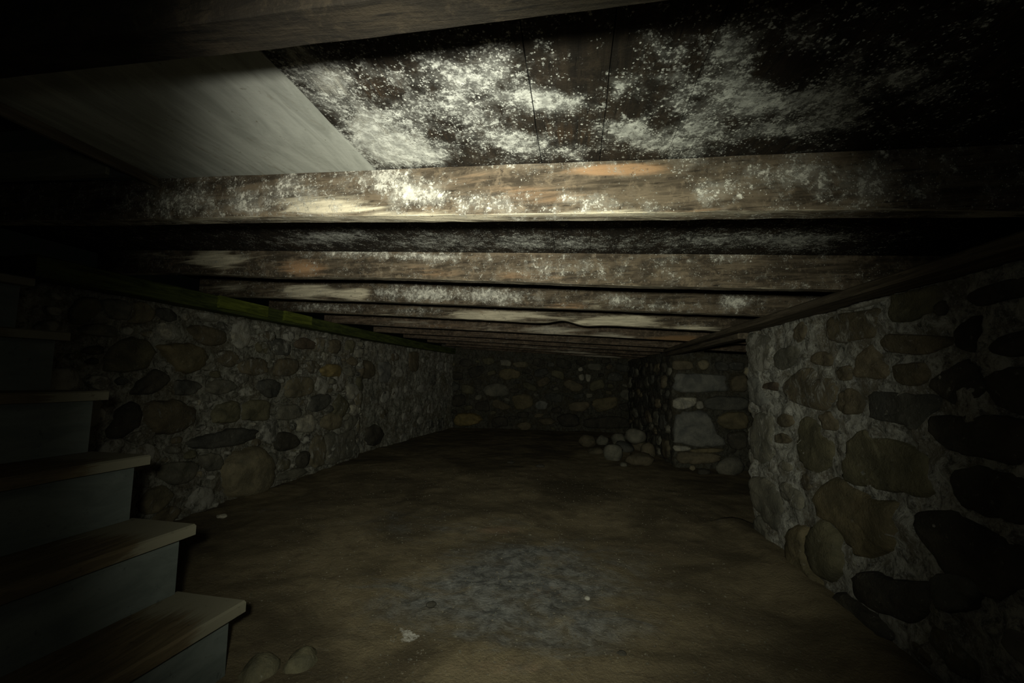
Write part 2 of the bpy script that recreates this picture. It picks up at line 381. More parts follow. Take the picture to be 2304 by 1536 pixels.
    def fill(self, u0, u1, v0, v1, n, rmin, rmax, gap, tones, bulge, smear, squash=0.65, tries=2500, sq=1.0):
        cnt = 0
        for t in range(tries):
            if cnt >= n: break
            r = rmax - (rmax - rmin) * min(1, t / (tries * 0.7)); r *= random.uniform(0.8, 1.1)
            a = r; b = r * random.uniform(squash * 0.8, min(1, squash * 1.3)); rot = random.uniform(-0.35, 0.35)
            u = random.uniform(u0 + a, u1 - a); v = random.uniform(v0 + b * 0.6, v1 - b)
            K = random.choice((7, 8, 9)); poly = []; ph = random.random()
            for k in range(K):
                th = 2 * math.pi * (k + ph + random.uniform(-0.22, 0.22)) / K; cc, ss = math.cos(th), math.sin(th)
                e = sq; x = a * math.copysign(abs(cc) ** e, cc); y = b * math.copysign(abs(ss) ** e, ss); q = random.uniform(0.88, 1.1)
                poly.append((u + (x * math.cos(rot) - y * math.sin(rot)) * q, v + (x * math.sin(rot) + y * math.cos(rot)) * q))
            P = np.array(poly); c = P.mean(0); T = np.concatenate([P, c + (P - c) * 0.5, [c]])
            if P[:, 1].max() > v1 or P[:, 0].min() < 0 or P[:, 0].max() > self.L: continue
            S = self.samples; R = a * 1.2 + gap
            S = S[(np.abs(S[:, 0] - u) < R) & (np.abs(S[:, 1] - v) < R)] if len(S) else S
            if len(S):
                d2 = ((T[:, None, :] - S[None]) ** 2).sum(-1).min()
                if d2 < (gap) ** 2: continue
            self.stone(poly, random.uniform(*bulge), random.choice(tones), random.uniform(*smear)); cnt += 1

# right-hand wall: near face, rounded end, return into the recess
wr = Wall([(1.14, -1.6), (1.10, 1.2), (1.10, 2.80), (1.75, 2.84)], lambda u: 1.250, 1, rough=0.017, freq=8, proud=0.65)
wr.build('wall_right', MAT_MORTAR, 'thick right wall of large dark fieldstones in pale lime mortar with a rounded end')
T7 = [('olive', .014, .22, [(1045,400),(1080,330),(1200,300),(1310,360),(1300,480),(1220,540),(1140,570),(1060,570),(1035,520)]),
 ('brown', .018, .50, [(660,560),(760,520),(900,505),(985,495),(960,590),(930,660),(820,680),(700,690),(655,640)]),
 ('pale', .030, .75, [(745,455),(850,420),(960,395),(1005,380),(1000,450),(900,488),(800,510),(750,490)]),
 ('brown', .016, .35, [(480,620),(520,570),(545,600),(540,660),(500,690),(475,660)]),
 ('grey', .014, .22, [(360,750),(440,715),(500,720),(505,770),(440,830),(390,850),(360,820)]),
 ('brown', .016, .25, [(575,760),(630,742),(680,780),(680,825),(620,825),(570,800)]),
 ('brown', .014, .15, [(830,830),(880,730),(925,715),(970,790),(1025,840),(1020,890),(900,900),(820,880)]),
 ('slate', .010, .0, [(920,985),(1080,985),(1255,1000),(1240,1080),(1190,1170),(1175,1200),(1080,1160),(930,1120)]),
 ('dark', .012, .0, [(1270,910),(1450,790),(1560,920),(1560,990),(1420,1050),(1300,1010),(1260,960)]),
 ('dark', .012, .0, [(1570,890),(1802,830),(1960,900),(1900,1110),(1700,1090),(1610,1020)]),
 ('brown', .018, .30, [(730,1000),(790,960),(860,1000),(875,1060),(840,1105),(760,1100),(725,1060)]),
 ('brown', .020, .55, [(430,900),(520,840),(580,850),(600,900),(680,900),(705,980),(640,1070),(520,1060),(430,1000)]),
 ('red', .015, .2, [(300,930),(345,918),(390,922),(400,950),(370,970),(300,955)]),
 ('grey', .022, .65, [(205,660),(260,640),(330,690),(345,760),(315,850),(235,855),(205,780)]),
 ('blue', .028, .45, [(215,905),(260,895),(300,960),(315,1040),(260,1055),(225,1010)]),
 ('brown', .016, .3, [(370,1130),(430,1100),(465,1130),(460,1170),(400,1175)]),
 ('olive', .012, .08, [(500,1150),(540,1120),(580,1140),(640,1230),(695,1260),(690,1340),(650,1420),(560,1425),(495,1370),(490,1290),(500,1220)]),
 ('olive', .014, .06, [(785,1270),(870,1190),(920,1230),(1000,1250),(1180,1310),(1230,1360),(1260,1500),(1265,1570),(1100,1560),(900,1520),(800,1500),(765,1420)]),
 ('dark', .014, .05, [(1245,1120),(1400,1115),(1560,1110),(1700,1125),(1802,1160),(1830,1380),(1640,1375),(1480,1340),(1330,1300),(1250,1230)]),
 ('dark', .014, .2, [(1390,620),(1440,560),(1510,550),(1530,640),(1500,740),(1430,730),(1390,680)]),
 ('dark', .014, .1, [(1570,740),(1640,670),(1802,610),(1900,600),(1802,740),(1700,770)]),
 ('brown', .016, .4, [(1060,830),(1200,805),(1250,840),(1255,890),(1180,940),(1070,925)]),
 ('brown', .015, .35, [(985,690),(1050,645),(1300,655),(1365,680),(1350,715),(1200,760),(1010,740)]),
 ('grey', .024, .5, [(240,1120),(330,1110),(350,1200),(355,1300),(330,1380),(260,1370),(228,1280)]),
 ('brown', .014, .2, [(370,1230),(410,1215),(445,1240),(420,1270),(375,1265)]),
 ('brown', .014, .4, [(720,850),(780,825),(805,860),(800,905),(740,910)]),
 ('brown', .016, .35, [(620,1110),(690,1095),(735,1180),(700,1200),(640,1180)]),
 ('dark', .014, .15, [(1480,420),(1600,360),(1802,310),(1900,330),(1802,420),(1700,440),(1550,480),(1475,465)]),
 ('dark', .012, .1, [(1292,475),(1335,455),(1352,500),(1330,535),(1297,520)])]
wr.traced(T7, (1600, 500), 2.56)
T8 = [('grey', .026, .25, [(545,220),(640,215),(700,290),(735,380),(735,500),(700,555),(640,500),(565,400),(542,300)]),
 ('grey', .028, .35, [(572,470),(605,460),(640,540),(680,640),(685,750),(640,765),(590,700),(568,560)]),
 ('rich', .030, .05, [(965,300),(1080,215),(1150,245),(1300,345),(1475,380),(1475,560),(1465,680),(1380,715),(1270,725),(1180,640),(1100,520),(985,460)]),
 ('olive', .045, .05, [(925,580),(1000,490),(1090,545),(1130,640),(1145,790),(1080,875),(1000,855),(945,760),(912,650)]),
 ('rich', .060, .05, [(790,570),(850,515),(905,560),(925,740),(990,870),(1045,980),(1020,1060),(900,970),(825,870),(782,720)]),
 ('dark', .014, .05, [(1850,180),(1980,145),(2100,165),(2304,210),(2400,400),(2304,520),(2150,480),(2010,435),(1900,375),(1842,290)]),
 ('dark', .016, .0, [(1640,440),(1850,430),(1950,490),(2080,550),(2304,650),(2380,800),(2304,950),(2050,960),(1810,830),(1700,680),(1615,520)]),
 ('grey', .02, .45, [(740,250),(795,245),(855,340),(855,415),(800,400),(750,330)]),
 ('dark', .040, .1, [(1240,860),(1350,820),(1480,870),(1690,890),(1700,1040),(1600,1140),(1400,1090),(1260,1000)]),
 ('slate', .035, .1, [(1740,860),(1900,840),(2040,905),(2040,1000),(1950,1075),(1800,1060)]),
 ('dark', .045, .1, [(1120,950),(1220,1000),(1400,1130),(1480,1260),(1380,1290),(1220,1200),(1120,1080)])]
wr.traced(T8, (1500, 1000), 2.866)
wr.fill(2.55, 4.7, 0.05, 1.22, 26, .025, .07, .022, ['brown', 'grey', 'olive', 'tan'], (.012, .022), (.35, .7))
wr.fill(0.4, 2.7, 0.0, 1.22, 22, .05, .16, .03, ['dark', 'slate', 'olive'], (.012, .03), (.0, .25))

# left-hand wall: rubble, a small step back, then darker plaster towards the far corner
wl = Wall([(-3.15, 1.36), (-2.60, 1.40), (-2.58, 2.6), (-2.575, 4.46), (-2.64, 4.49), (-2.52, 5.78), (-2.30, 7.32)], lambda u: 1.405, -1, rough=0.019, freq=7, proud=1.0)
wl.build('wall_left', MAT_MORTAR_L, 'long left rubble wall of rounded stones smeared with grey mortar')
T4 = [('olive', .03, .3, [(480,290),(530,225),(640,210),(695,240),(690,310),(600,380),(520,400),(480,350)]),
 ('grey', .025, .35, [(705,240),(800,220),(890,240),(910,300),(880,370),(760,340)]),
 ('tan', .035, .2, [(925,250),(1000,245),(1060,300),(1050,360),(980,395),(900,380),(930,320)]),
 ('slate', .02, .1, [(1080,300),(1150,285),(1220,315),(1228,360),(1180,380),(1090,345)]),
 ('grey', .03, .3, [(560,430),(640,395),(760,400),(825,440),(790,485),(680,480),(580,460)]),
 ('dark', .02, .05, [(565,580),(620,550),(700,545),(725,570),(700,600),(620,605)]),
 ('olive', .03, .12, [(725,680),(740,590),(800,520),(900,495),(1000,500),(1070,540),(1080,590),(1030,680),(960,715),(830,730),(730,720)]),
 ('rich', .04, .25, [(1105,550),(1220,528),(1330,530),(1410,570),(1425,640),(1380,710),(1300,735),(1220,710),(1150,610)]),
 ('dark', .035, .0, [(890,870),(940,800),(1010,740),(1090,705),(1150,750),(1150,800),(1060,870),(960,880)]),
 ('slate', .025, .05, [(1200,850),(1215,790),(1290,780),(1380,800),(1385,850),(1310,885),(1210,885)]),
 ('brown', .028, .4, [(1310,425),(1400,405),(1540,450),(1545,530),(1440,545),(1330,490)]),
 ('pale', .03, .6, [(1370,315),(1450,305),(1515,340),(1500,378),(1420,370)]),
 ('pale', .02, .7, [(1620,385),(1690,370),(1715,420),(1715,540),(1640,560),(1595,490)]),
 ('slate', .035, .15, [(1770,810),(1800,780),(1890,780),(1925,830),(1910,890),(1860,910),(1780,860)]),
 ('olive', .028, .1, [(1460,1070),(1490,960),(1600,930),(1645,950),(1635,1060),(1500,1080)]),
 ('olive', .028, .12, [(1662,1040),(1672,960),(1750,920),(1860,930),(1860,1020),(1840,1060),(1700,1060)]),
 ('brown', .035, .4, [(985,1070),(1010,960),(1100,925),(1250,930),(1350,990),(1330,1090),(1200,1150),(1060,1150)]),
 ('dark', .03, .05, [(720,1150),(790,1010),(880,935),(955,950),(960,1060),(900,1140),(780,1200)]),
 ('slate', .04, .05, [(1290,1215),(1450,1155),(1600,1115),(1755,1125),(1768,1160),(1690,1220),(1500,1255),(1320,1250)]),
 ('tan', .085, .08, [(1540,1440),(1560,1340),(1640,1270),(1760,1245),(1840,1290),(1880,1380),(1870,1470),(1820,1550),(1700,1590),(1580,1570)]),
 ('grey', .03, .15, [(1110,1380),(1200,1350),(1330,1345),(1360,1400),(1300,1480),(1180,1510),(1100,1460)]),
 ('grey', .03, .3, [(1380,1320),(1460,1285),(1530,1320),(1510,1400),(1430,1410)]),
 ('brown', .03, .45, [(1640,660),(1740,630),(1830,650),(1820,730),(1720,750),(1650,720)]),
 ('grey', .028, .4, [(1430,830),(1500,780),(1600,790),(1610,850),(1520,885),(1440,870)])]
wl.traced(T4, (0, 600), 3.0714)
T5 = [('red', .02, .05, [(525,440),(580,430),(655,470),(640,505),(530,500)]),
 ('brown', .03, .3, [(745,450),(810,445),(815,500),(780,540),(735,520)]),
 ('ochre', .03, .1, [(690,640),(750,610),(820,625),(815,690),(740,700),(695,685)]),
 ('slate', .03, .1, [(600,880),(640,830),(735,820),(735,880),(690,930),(610,935)]),
 ('brown', .03, .2, [(960,600),(1000,585),(1050,620),(1055,690),(1000,710),(955,680)]),
 ('blue', .02, .1, [(1085,610),(1155,605),(1160,720),(1095,730)]),
 ('brown', .03, .45, [(350,640),(400,575),(500,580),(520,640),(470,690),(370,690)]),
 ('tan', .025, .5, [(430,760),(500,700),(620,710),(630,790),(560,840),(450,840)]),
 ('grey', .03, .4, [(380,940),(440,890),(530,900),(540,970),(450,1000),(380,990)]),
 ('pale', .03, .5, [(520,1000),(600,960),(650,1000),(620,1070),(530,1075)]),
 ('tan', .03, .3, [(690,990),(740,950),(805,960),(805,1040),(740,1070),(680,1040)]),
 ('dark', .03, .1, [(360,1150),(400,1080),(500,1100),(530,1150),(480,1200),(380,1210)]),
 ('dark', .03, .1, [(510,1270),(560,1210),(590,1220),(580,1300),(530,1330)]),
 ('grey', .03, .2, [(385,1400),(460,1340),(560,1330),(560,1370),(480,1405),(390,1415)]),
 ('tan', .02, .5, [(610,1140),(690,1105),(700,1285),(640,1325),(602,1290)]),
 ('grey', .02, .5, [(710,1115),(850,1080),(920,1070),(915,1230),(810,1280),(722,1292)]),
 ('pale', .03, .5, [(920,510),(980,502),(1005,540),(960,565),(920,550)]),
 ('brown', .02, .1, [(860,590),(900,560),(925,600),(900,625)]),
 ('grey', .025, .3, [(850,640),(910,632),(905,690),(860,690)]),
 ('brown', .02, .1, [(1290,535),(1350,535),(1350,650),(1295,650)]),
 ('dark', .03, .15, [(1000,1060),(1060,1030),(1110,1090),(1080,1165),(1005,1165)])]
wl.traced(T5, (500, 620), 3.0717)
wl.fill(0.65, 3.75, 0.0, 1.38, 170, .028, .13, .010, ['brown', 'grey', 'olive', 'tan', 'grey', 'slate', 'pale'], (.015, .035), (.35, .8), squash=.75, tries=4500)
wl.fill(3.75, wl.L - .1, 0.0, 1.38, 22, .05, .13, .05, ['grey', 'slate', 'olive', 'brown'], (.010, .02), (.5, .9))

# far wall
wb = Wall([(-2.55, 7.27), (1.25, 7.27)], lambda u: 1.640 - 0.0652 * u, -1, proud=1.0, rough=0.016, freq=6)
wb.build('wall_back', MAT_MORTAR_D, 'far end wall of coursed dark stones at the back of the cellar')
TB = [('rich', .03, .1, [(380,660),(440,640),(515,660),(510,700),(430,720),(385,700)]),
 ('grey', .03, .2, [(280,760),(400,745),(440,790),(420,830),(290,825)]),
 ('rich', .03, .1, [(470,840),(560,815),(610,850),(590,910),(500,920)]),
 ('blue', .03, .2, [(630,880),(670,860),(710,880),(700,920),(640,920)]),
 ('brown', .03, .2, [(870,880),(980,870),(1000,900),(960,935),(875,930)]),
 ('rich', .03, .1, [(1030,860),(1180,840),(1190,900),(1060,940)]),
 ('dark', .05, .0, [(780,980),(860,950),(930,980),(920,1035),(820,1040)]),
 ('dark', .05, .0, [(960,1000),(1050,980),(1200,970),(1285,1010),(1275,1050),(1000,1050)]),
 ('brown', .04, .2, [(640,1000),(720,980),(770,1010),(700,1030)]),
 ('pale', .03, .5, [(928,690),(958,678),(966,720),(940,727)]),
 ('pale', .03, .5, [(975,680),(1010,690),(1003,732),(980,727)]),
 ('pale', .02, .5, [(925,640),(950,632),(955,655),(930,660)]),
 ('tan', .03, .2, [(480,600),(570,595),(575,630),(490,630)]),
 ('ochre', .12, .1, [(68,1005),(90,960),(180,945),(250,970),(258,1005),(200,1030),(100,1035)])]
wb.traced(TB, (1000, 620), 3.0714)
wb.fill(0.1, wb.L - .1, 0.0, 1.34, 110, .06, .16, .028, ['dark', 'slate', 'brown', 'olive', 'dark', 'grey'], (.02, .045), (.05, .35), squash=.55, sq=.7)

# block beyond the recess: face towards us and side face running back
wp = Wall([(0.93, 7.3), (1.06, 4.58), (3.1, 4.52)], lambda u: 1.268 - 0.0652 * max(0, u - 2.72), -1, proud=1.0, rough=0.016, freq=6)
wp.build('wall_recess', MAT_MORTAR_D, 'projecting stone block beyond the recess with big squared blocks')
TP = [('blue', .03, .15, [(1575,695),(1660,675),(1925,692),(1938,740),(1928,798),(1595,798)]),
 ('blue', .05, .3, [(1575,1130),(1585,990),(1650,945),(1790,935),(1850,1000),(1880,1080),(1928,1130),(1915,1178),(1780,1185),(1585,1155)]),
 ('pale', .035, .5, [(1575,880),(1600,845),(1730,842),(1735,890),(1660,922),(1585,918)]),
 ('pale', .03, .5, [(1745,872),(1780,870),(1790,915),(1745,918)]),
 ('slate', .03, .1, [(1800,850),(1950,832),(2090,850),(2080,920),(1900,930),(1820,910)]),
 ('rich', .035, .1, [(1900,970),(2000,942),(2085,960),(2085,1050),(1960,1058),(1895,1020)]),
 ('brown', .03, .2, [(1990,700),(2080,692),(2085,790),(1985,790)]),
 ('brown', .03, .2, [(1570,590),(1690,590),(1720,622),(1700,650),(1575,648)]),
 ('tan', .04, .4, [(1745,598),(1800,580),(1828,612),(1808,650),(1765,650)]),
 ('slate', .03, .3, [(1870,602),(1930,595),(1958,622),(1950,658),(1880,650)]),
 ('slate', .03, .3, [(1965,605),(2060,602),(2060,650),(1972,650)]),
 ('brown', .04, .1, [(1605,1225),(1700,1215),(1895,1235),(1880,1288),(1640,1295)]),
 ('rich', .03, .15, [(1705,1200),(1900,1192),(1915,1215),(1740,1222)]),
 ('dark', .03, .1, [(1960,1092),(2080,1085),(2080,1190),(1980,1190)]),
 ('pale', .03, .5, [(1585,1172),(1690,1182),(1688,1205),(1595,1208)])]
wp.traced(TP, (1000, 620), 3.0714)
wp.fill(0.1, 2.68, 0.0, 1.18, 60, .05, .13, .022, ['dark', 'slate', 'brown', 'dark', 'grey'], (.018, .035), (.1, .35))
wp.fill(2.78, 4.6, 0.0, 1.18, 30, .03, .08, .022, ['dark', 'slate', 'brown', 'grey'], (.02, .035), (.15, .5))

# plain closing walls out of the picture
def slab(name, x0, x1, y0, y1, z0, z1, mat, label):
    V = [(x, y, z) for x in (x0, x1) for y in (y0, y1) for z in (z0, z1)]
    F = [(0, 1, 3, 2), (4, 6, 7, 5), (0, 4, 5, 1), (2, 3, 7, 6), (0, 2, 6, 4), (1, 5, 7, 3)]
    return tag(mesh_obj(name, V, F, mat, smooth=False), label, kind='structure')
slab('wall_rear', -3.6, 1.7, -1.9, -1.65, 0, 2.3, MAT_MORTAR_D, 'dimmed mortar wall behind the foot of the stairs')
slab('wall_stair', -3.6, -3.42, -1.65, 1.36, 0, 2.3, MAT_MORTAR_D, 'dimmed mortar wall closing the stairwell')
slab('wall_niche', 3.1, 3.3, 2.6, 4.6, 0, 1.25, MAT_MORTAR_D, 'dark mortared end of the side recess')

# ------------------------------------------------------------------ ceiling boards
TILT, HB, HJ, TH, SKEW = -0.0652, CAM_H + 0.4032, 0.130, 0.054, -0.043
def zb(x): return HB + TILT * x
def zc(x): return zb(x) + HJ
ceil = empty('ceiling', (0, 0, HB + HJ)); tag(ceil, 'underside of old floor boards, black with damp and white mould', kind='structure')
MOULD1 = [(690, 140, 60, 60, .62), (760, 215, 60, 60, .6), (830, 290, 70, 55, .75), (900, 335, 80, 40, .95), (970, 352, 50, 25, .7),
 (1060, 150, 90, 60, .58), (1000, 215, 90, 50, .46), (1080, 270, 60, 40, .42), (1120, 110, 40, 45, .35), (930, 130, 60, 50, .25), (960, 250, 60, 40, .35),
 (1180, 215, 45, 35, .85), (1235, 225, 45, 22, .75), (1160, 320, 75, 28, .85), (1290, 235, 35, 25, .6), (1400, 205, 35, 25, .5), (1410, 292, 50, 26, 1.15), (1500, 325, 60, 25, .8), (1250, 340, 60, 14, .5), (1330, 330, 40, 15, .4),
 (1650, 195, 80, 45, .7), (1720, 235, 90, 35, .75), (1640, 100, 60, 50, .55), (1850, 225, 80, 30, .8), (1760, 295, 90, 22, .75), (1930, 180, 60, 45, .45), (2060, 180, 90, 45, .5), (1580, 290, 60, 40, .6), (1480, 95, 40, 45, .4), (1540, 210, 35, 60, .5), (1900, 275, 90, 20, .5), (1800, 90, 60, 40, .35),
 (970, 190, 30, 40, -.25), (1330, 140, 60, 50, -.25), (1770, 150, 60, 30, -.2)]
MOULD2 = [(750, 532, 70, 14, .75), (680, 545, 60, 10, .4), (990, 545, 120, 16, .5), (1300, 548, 130, 14, .45), (1600, 540, 110, 14, .62), (1800, 540, 110, 22, .62), (1170, 540, 50, 15, .4)]
seams = [-2.78, -2.40, -2.06, -1.70, -1.285, -0.905, -0.54, -0.34, -0.079, 0.063, 0.214, 0.426, 0.64, 0.84, 1.02, 1.24, 1.5, 1.75, 2.05, 2.3, 2.6, 2.9, 3.2]
J1Y, OPEN_X = 0.97, -1.285
def plank(name, x0, x1, y0, y1, mat, drop=0.0, thick=0.028, fine=True, kindmould='dark'):
    ys = [y0]
    while ys[-1] < y1 - 1e-6:
        y = ys[-1]; st = 0.013 if (0.35 < y < 1.8 and fine) else 0.09
        ys.append(min(y1, y + st))
    nx = max(3, int((x1 - x0) / 0.018)) if fine else 4
    xs = np.linspace(x0 + 0.0009, x1 - 0.0009, nx + 1); V = []
    for y in ys:
        for i, x in enumerate(xs):
            e = 0.001 if i in (0, nx) else 0
            V.append((x + 0.0012 * noise.noise(Vector((x * 3, y * 9, 1))) * (i in (0, nx)), y, zc(x) - drop + e + 0.0015 * noise.noise(Vector((x * 8, y * 8, 5)))))
    n = nx + 1; F = []
    for j in range(len(ys) - 1):
        for i in range(nx): F.append((j * n + i, (j + 1) * n + i, (j + 1) * n + i + 1, j * n + i + 1))
    nb = len(V); top = []
    for y in ys: top += [(xs[0], y, zc(xs[0]) + thick), (xs[-1], y, zc(xs[-1]) + thick)]
    V += top
    for j in range(len(ys) - 1):
        a = nb + 2 * j; F.append((a, a + 1, a + 3, a + 2)); F.append((j * n, a, a + 2, (j + 1) * n)); F.append((j * n + nx, (j + 1) * n + nx, a + 3, a + 1))
    F.append(tuple(range(0, n)) + (nb + 1, nb)); e = (len(ys) - 1) * n; F.append(tuple(range(e, e + n)) + (len(V) - 1, len(V) - 2))
    V = np.array(V); q = V[:, 1]
    if kindmould == 'panel':
        m = blobs(V, [(690, 195, 12, 12, .5), (780, 372, 60, 12, .25), (630, 130, 30, 25, .2), (450, 385, 60, 8, .2)])
        at = {'mould': m}
    else:
        m = np.where(q < 0.99, blobs(V, MOULD1) * (q > .35), blobs(V, MOULD2) * (q < 1.75)) + np.where(q < 1.75, 0.24, 0.25)
        pa = np.where(q < 0.99, blobs(V, [(900, 335, 65, 40, .95), (825, 285, 50, 50, .75), (740, 180, 55, 55, .65), (660, 120, 40, 40, .6)]), 0) + np.where((q > 1) & (q < 1.8), blobs(V, [(745, 530, 60, 12, .4)]), 0)
        ru = np.where(q < 0.99, blobs(V, [(1250, 300, 120, 40, .35), (880, 190, 80, 60, .35), (1000, 300, 90, 40, .3)]), 0)
        at = {'mould': m, 'pale': pa, 'rust': ru}
    return mesh_obj(name, V, F, mat, parent=ceil, attrs=at, smooth=False)
for a, b in zip(seams, seams[1:]):
    d = random.uniform(0, 0.003)
    if b <= OPEN_X + 1e-6:      # stairwell opening in front of the second joist
        plank('plank', a, b, 1.05, 7.5, MAT_PLANK, d, fine=False)
    elif b <= -0.54 + 1e-6:
        plank('plank', a, b, 1.010, 7.5, MAT_PLANK, d)
    else:
        plank('plank', a, b, -1.6, 7.5, MAT_PLANK, d, fine=b < 1.3)
pn = plank('panel', OPEN_X, -0.541, -1.6, 1.008, MAT_PANEL, 0.004, kindmould='panel')
pn['label'] = 'wide smooth grey painted panel'

# ------------------------------------------------------------------ joists
def joist(k, y, x0, x1, mat, pale=(), mould=(), rust=(), base=0.25, label='', notch=None, wob=0.003, group='floor joists overhead', step=0.016):
    xs = np.arange(x0, x1 + step, step); V = []; NF, NB = 7, 4
    for x in xs:
        yr = y + SKEW * x; yf = yr - TH
        zbot = zb(x) + wob * noise.noise(Vector((x * 1.7, k * 3.1, 0))) * 1.5 + 0.0015 * noise.noise(Vector((x * 14, k, 2))); zt = zc(x) - 0.004
        if notch: zbot += notch[1] * math.exp(-((x - notch[0]) / notch[2]) ** 2) - 0.4 * notch[1] * math.exp(-((x - notch[0] - 2 * notch[2]) / notch[2]) ** 2)
        wy = 0.004 * noise.noise(Vector((x * 2.1, k * 5, 4)))
        for i in range(NF):                       # front face, top to bottom, eased arris
            t = i / (NF - 1); z = zt + (zbot - zt) * t
            V.append((x, yf + wy + (0.004 if i == NF - 1 else 0) + 0.002 * noise.noise(Vector((x * 9, z * 25, k))), z))
        for i in range(NB):                       # underside
            t = (i + 0.35) / (NB - 0.4); V.append((x, yf + wy + TH * t, zbot - 0.002))
        V.append((x, yr + wy, zbot + 0.004)); V.append((x, yr + wy, zt))
    n = NF + NB + 2; F = []
    for a in range(len(xs) - 1):
        for i in range(n):
            j = (i + 1) % n; F.append((a * n + i, a * n + j, (a + 1) * n + j, (a + 1) * n + i))
    F.append(tuple(range(n))[::-1]); F.append(tuple(range((len(xs) - 1) * n, len(xs) * n)))
    V = np.array(V)
    at = {'pale': blobs(V, pale), 'mould': blobs(V, mould) + base, 'rust': blobs(V, rust)}
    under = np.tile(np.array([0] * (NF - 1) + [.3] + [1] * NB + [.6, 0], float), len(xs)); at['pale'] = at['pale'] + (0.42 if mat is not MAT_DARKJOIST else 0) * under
    o = mesh_obj('floor_joist', V, F, mat, attrs=at, smooth=False)
    return tag(o, label, 'joist', group)
XR = 2.9
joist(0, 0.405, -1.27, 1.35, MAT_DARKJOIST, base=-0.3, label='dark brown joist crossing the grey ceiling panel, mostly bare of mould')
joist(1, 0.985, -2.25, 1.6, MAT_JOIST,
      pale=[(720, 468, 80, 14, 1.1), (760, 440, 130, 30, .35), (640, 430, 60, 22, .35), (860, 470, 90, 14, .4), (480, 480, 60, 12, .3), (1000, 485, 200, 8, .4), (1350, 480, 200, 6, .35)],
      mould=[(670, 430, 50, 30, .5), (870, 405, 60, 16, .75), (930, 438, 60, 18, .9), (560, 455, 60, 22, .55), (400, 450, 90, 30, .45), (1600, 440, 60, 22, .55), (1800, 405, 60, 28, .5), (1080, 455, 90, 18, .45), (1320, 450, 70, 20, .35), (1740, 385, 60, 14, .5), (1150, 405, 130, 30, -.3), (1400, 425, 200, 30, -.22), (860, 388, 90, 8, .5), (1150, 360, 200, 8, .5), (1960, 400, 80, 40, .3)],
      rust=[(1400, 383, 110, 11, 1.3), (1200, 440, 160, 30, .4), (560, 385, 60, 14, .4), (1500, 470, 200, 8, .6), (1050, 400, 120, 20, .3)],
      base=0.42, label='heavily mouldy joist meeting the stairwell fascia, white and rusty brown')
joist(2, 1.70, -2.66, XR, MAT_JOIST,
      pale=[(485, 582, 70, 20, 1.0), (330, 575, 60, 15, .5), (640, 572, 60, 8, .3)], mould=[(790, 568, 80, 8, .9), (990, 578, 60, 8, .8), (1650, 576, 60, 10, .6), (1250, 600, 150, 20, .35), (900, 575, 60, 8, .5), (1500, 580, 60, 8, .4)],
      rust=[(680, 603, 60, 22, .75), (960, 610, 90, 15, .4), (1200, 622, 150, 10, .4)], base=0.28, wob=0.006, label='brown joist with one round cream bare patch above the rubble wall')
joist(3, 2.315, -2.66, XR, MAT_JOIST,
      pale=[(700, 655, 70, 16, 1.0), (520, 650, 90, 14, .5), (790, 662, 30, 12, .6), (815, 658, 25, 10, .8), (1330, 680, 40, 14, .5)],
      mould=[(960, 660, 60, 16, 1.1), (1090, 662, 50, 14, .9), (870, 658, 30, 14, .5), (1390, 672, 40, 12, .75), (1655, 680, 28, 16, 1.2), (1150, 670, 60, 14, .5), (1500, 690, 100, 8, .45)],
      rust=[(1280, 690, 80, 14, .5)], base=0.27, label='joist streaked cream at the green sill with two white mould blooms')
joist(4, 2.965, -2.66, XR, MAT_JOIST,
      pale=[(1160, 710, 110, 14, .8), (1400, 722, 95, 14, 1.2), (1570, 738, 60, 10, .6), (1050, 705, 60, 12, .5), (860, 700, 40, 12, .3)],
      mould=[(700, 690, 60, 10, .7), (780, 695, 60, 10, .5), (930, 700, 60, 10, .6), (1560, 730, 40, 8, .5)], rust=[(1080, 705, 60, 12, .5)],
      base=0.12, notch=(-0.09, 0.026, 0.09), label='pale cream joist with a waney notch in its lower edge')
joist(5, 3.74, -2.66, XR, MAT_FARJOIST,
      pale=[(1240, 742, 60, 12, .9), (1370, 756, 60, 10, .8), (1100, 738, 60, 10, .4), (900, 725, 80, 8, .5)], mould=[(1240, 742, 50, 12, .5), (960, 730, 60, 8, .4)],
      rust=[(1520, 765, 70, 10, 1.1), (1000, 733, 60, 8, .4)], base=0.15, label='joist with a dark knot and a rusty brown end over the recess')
far = 'row of narrow dark joists closest to the far stone wall'
for k, y in enumerate([4.50, 5.16, 5.82, 6.45, 7.05]):
    joist(6 + k, y, -2.5 + 0.1 * k, XR if y < 4.6 else 1.15, MAT_FARJOIST, pale=[(1000 + 90 * k, 770 + 8 * k, 60, 10, .5), (1300, 775 + 8 * k, 50, 10, .4)], base=0.2, label='narrow dark joist close to the far stone wall, almost lost in shadow', group='dim joists towards the far wall', step=0.04)

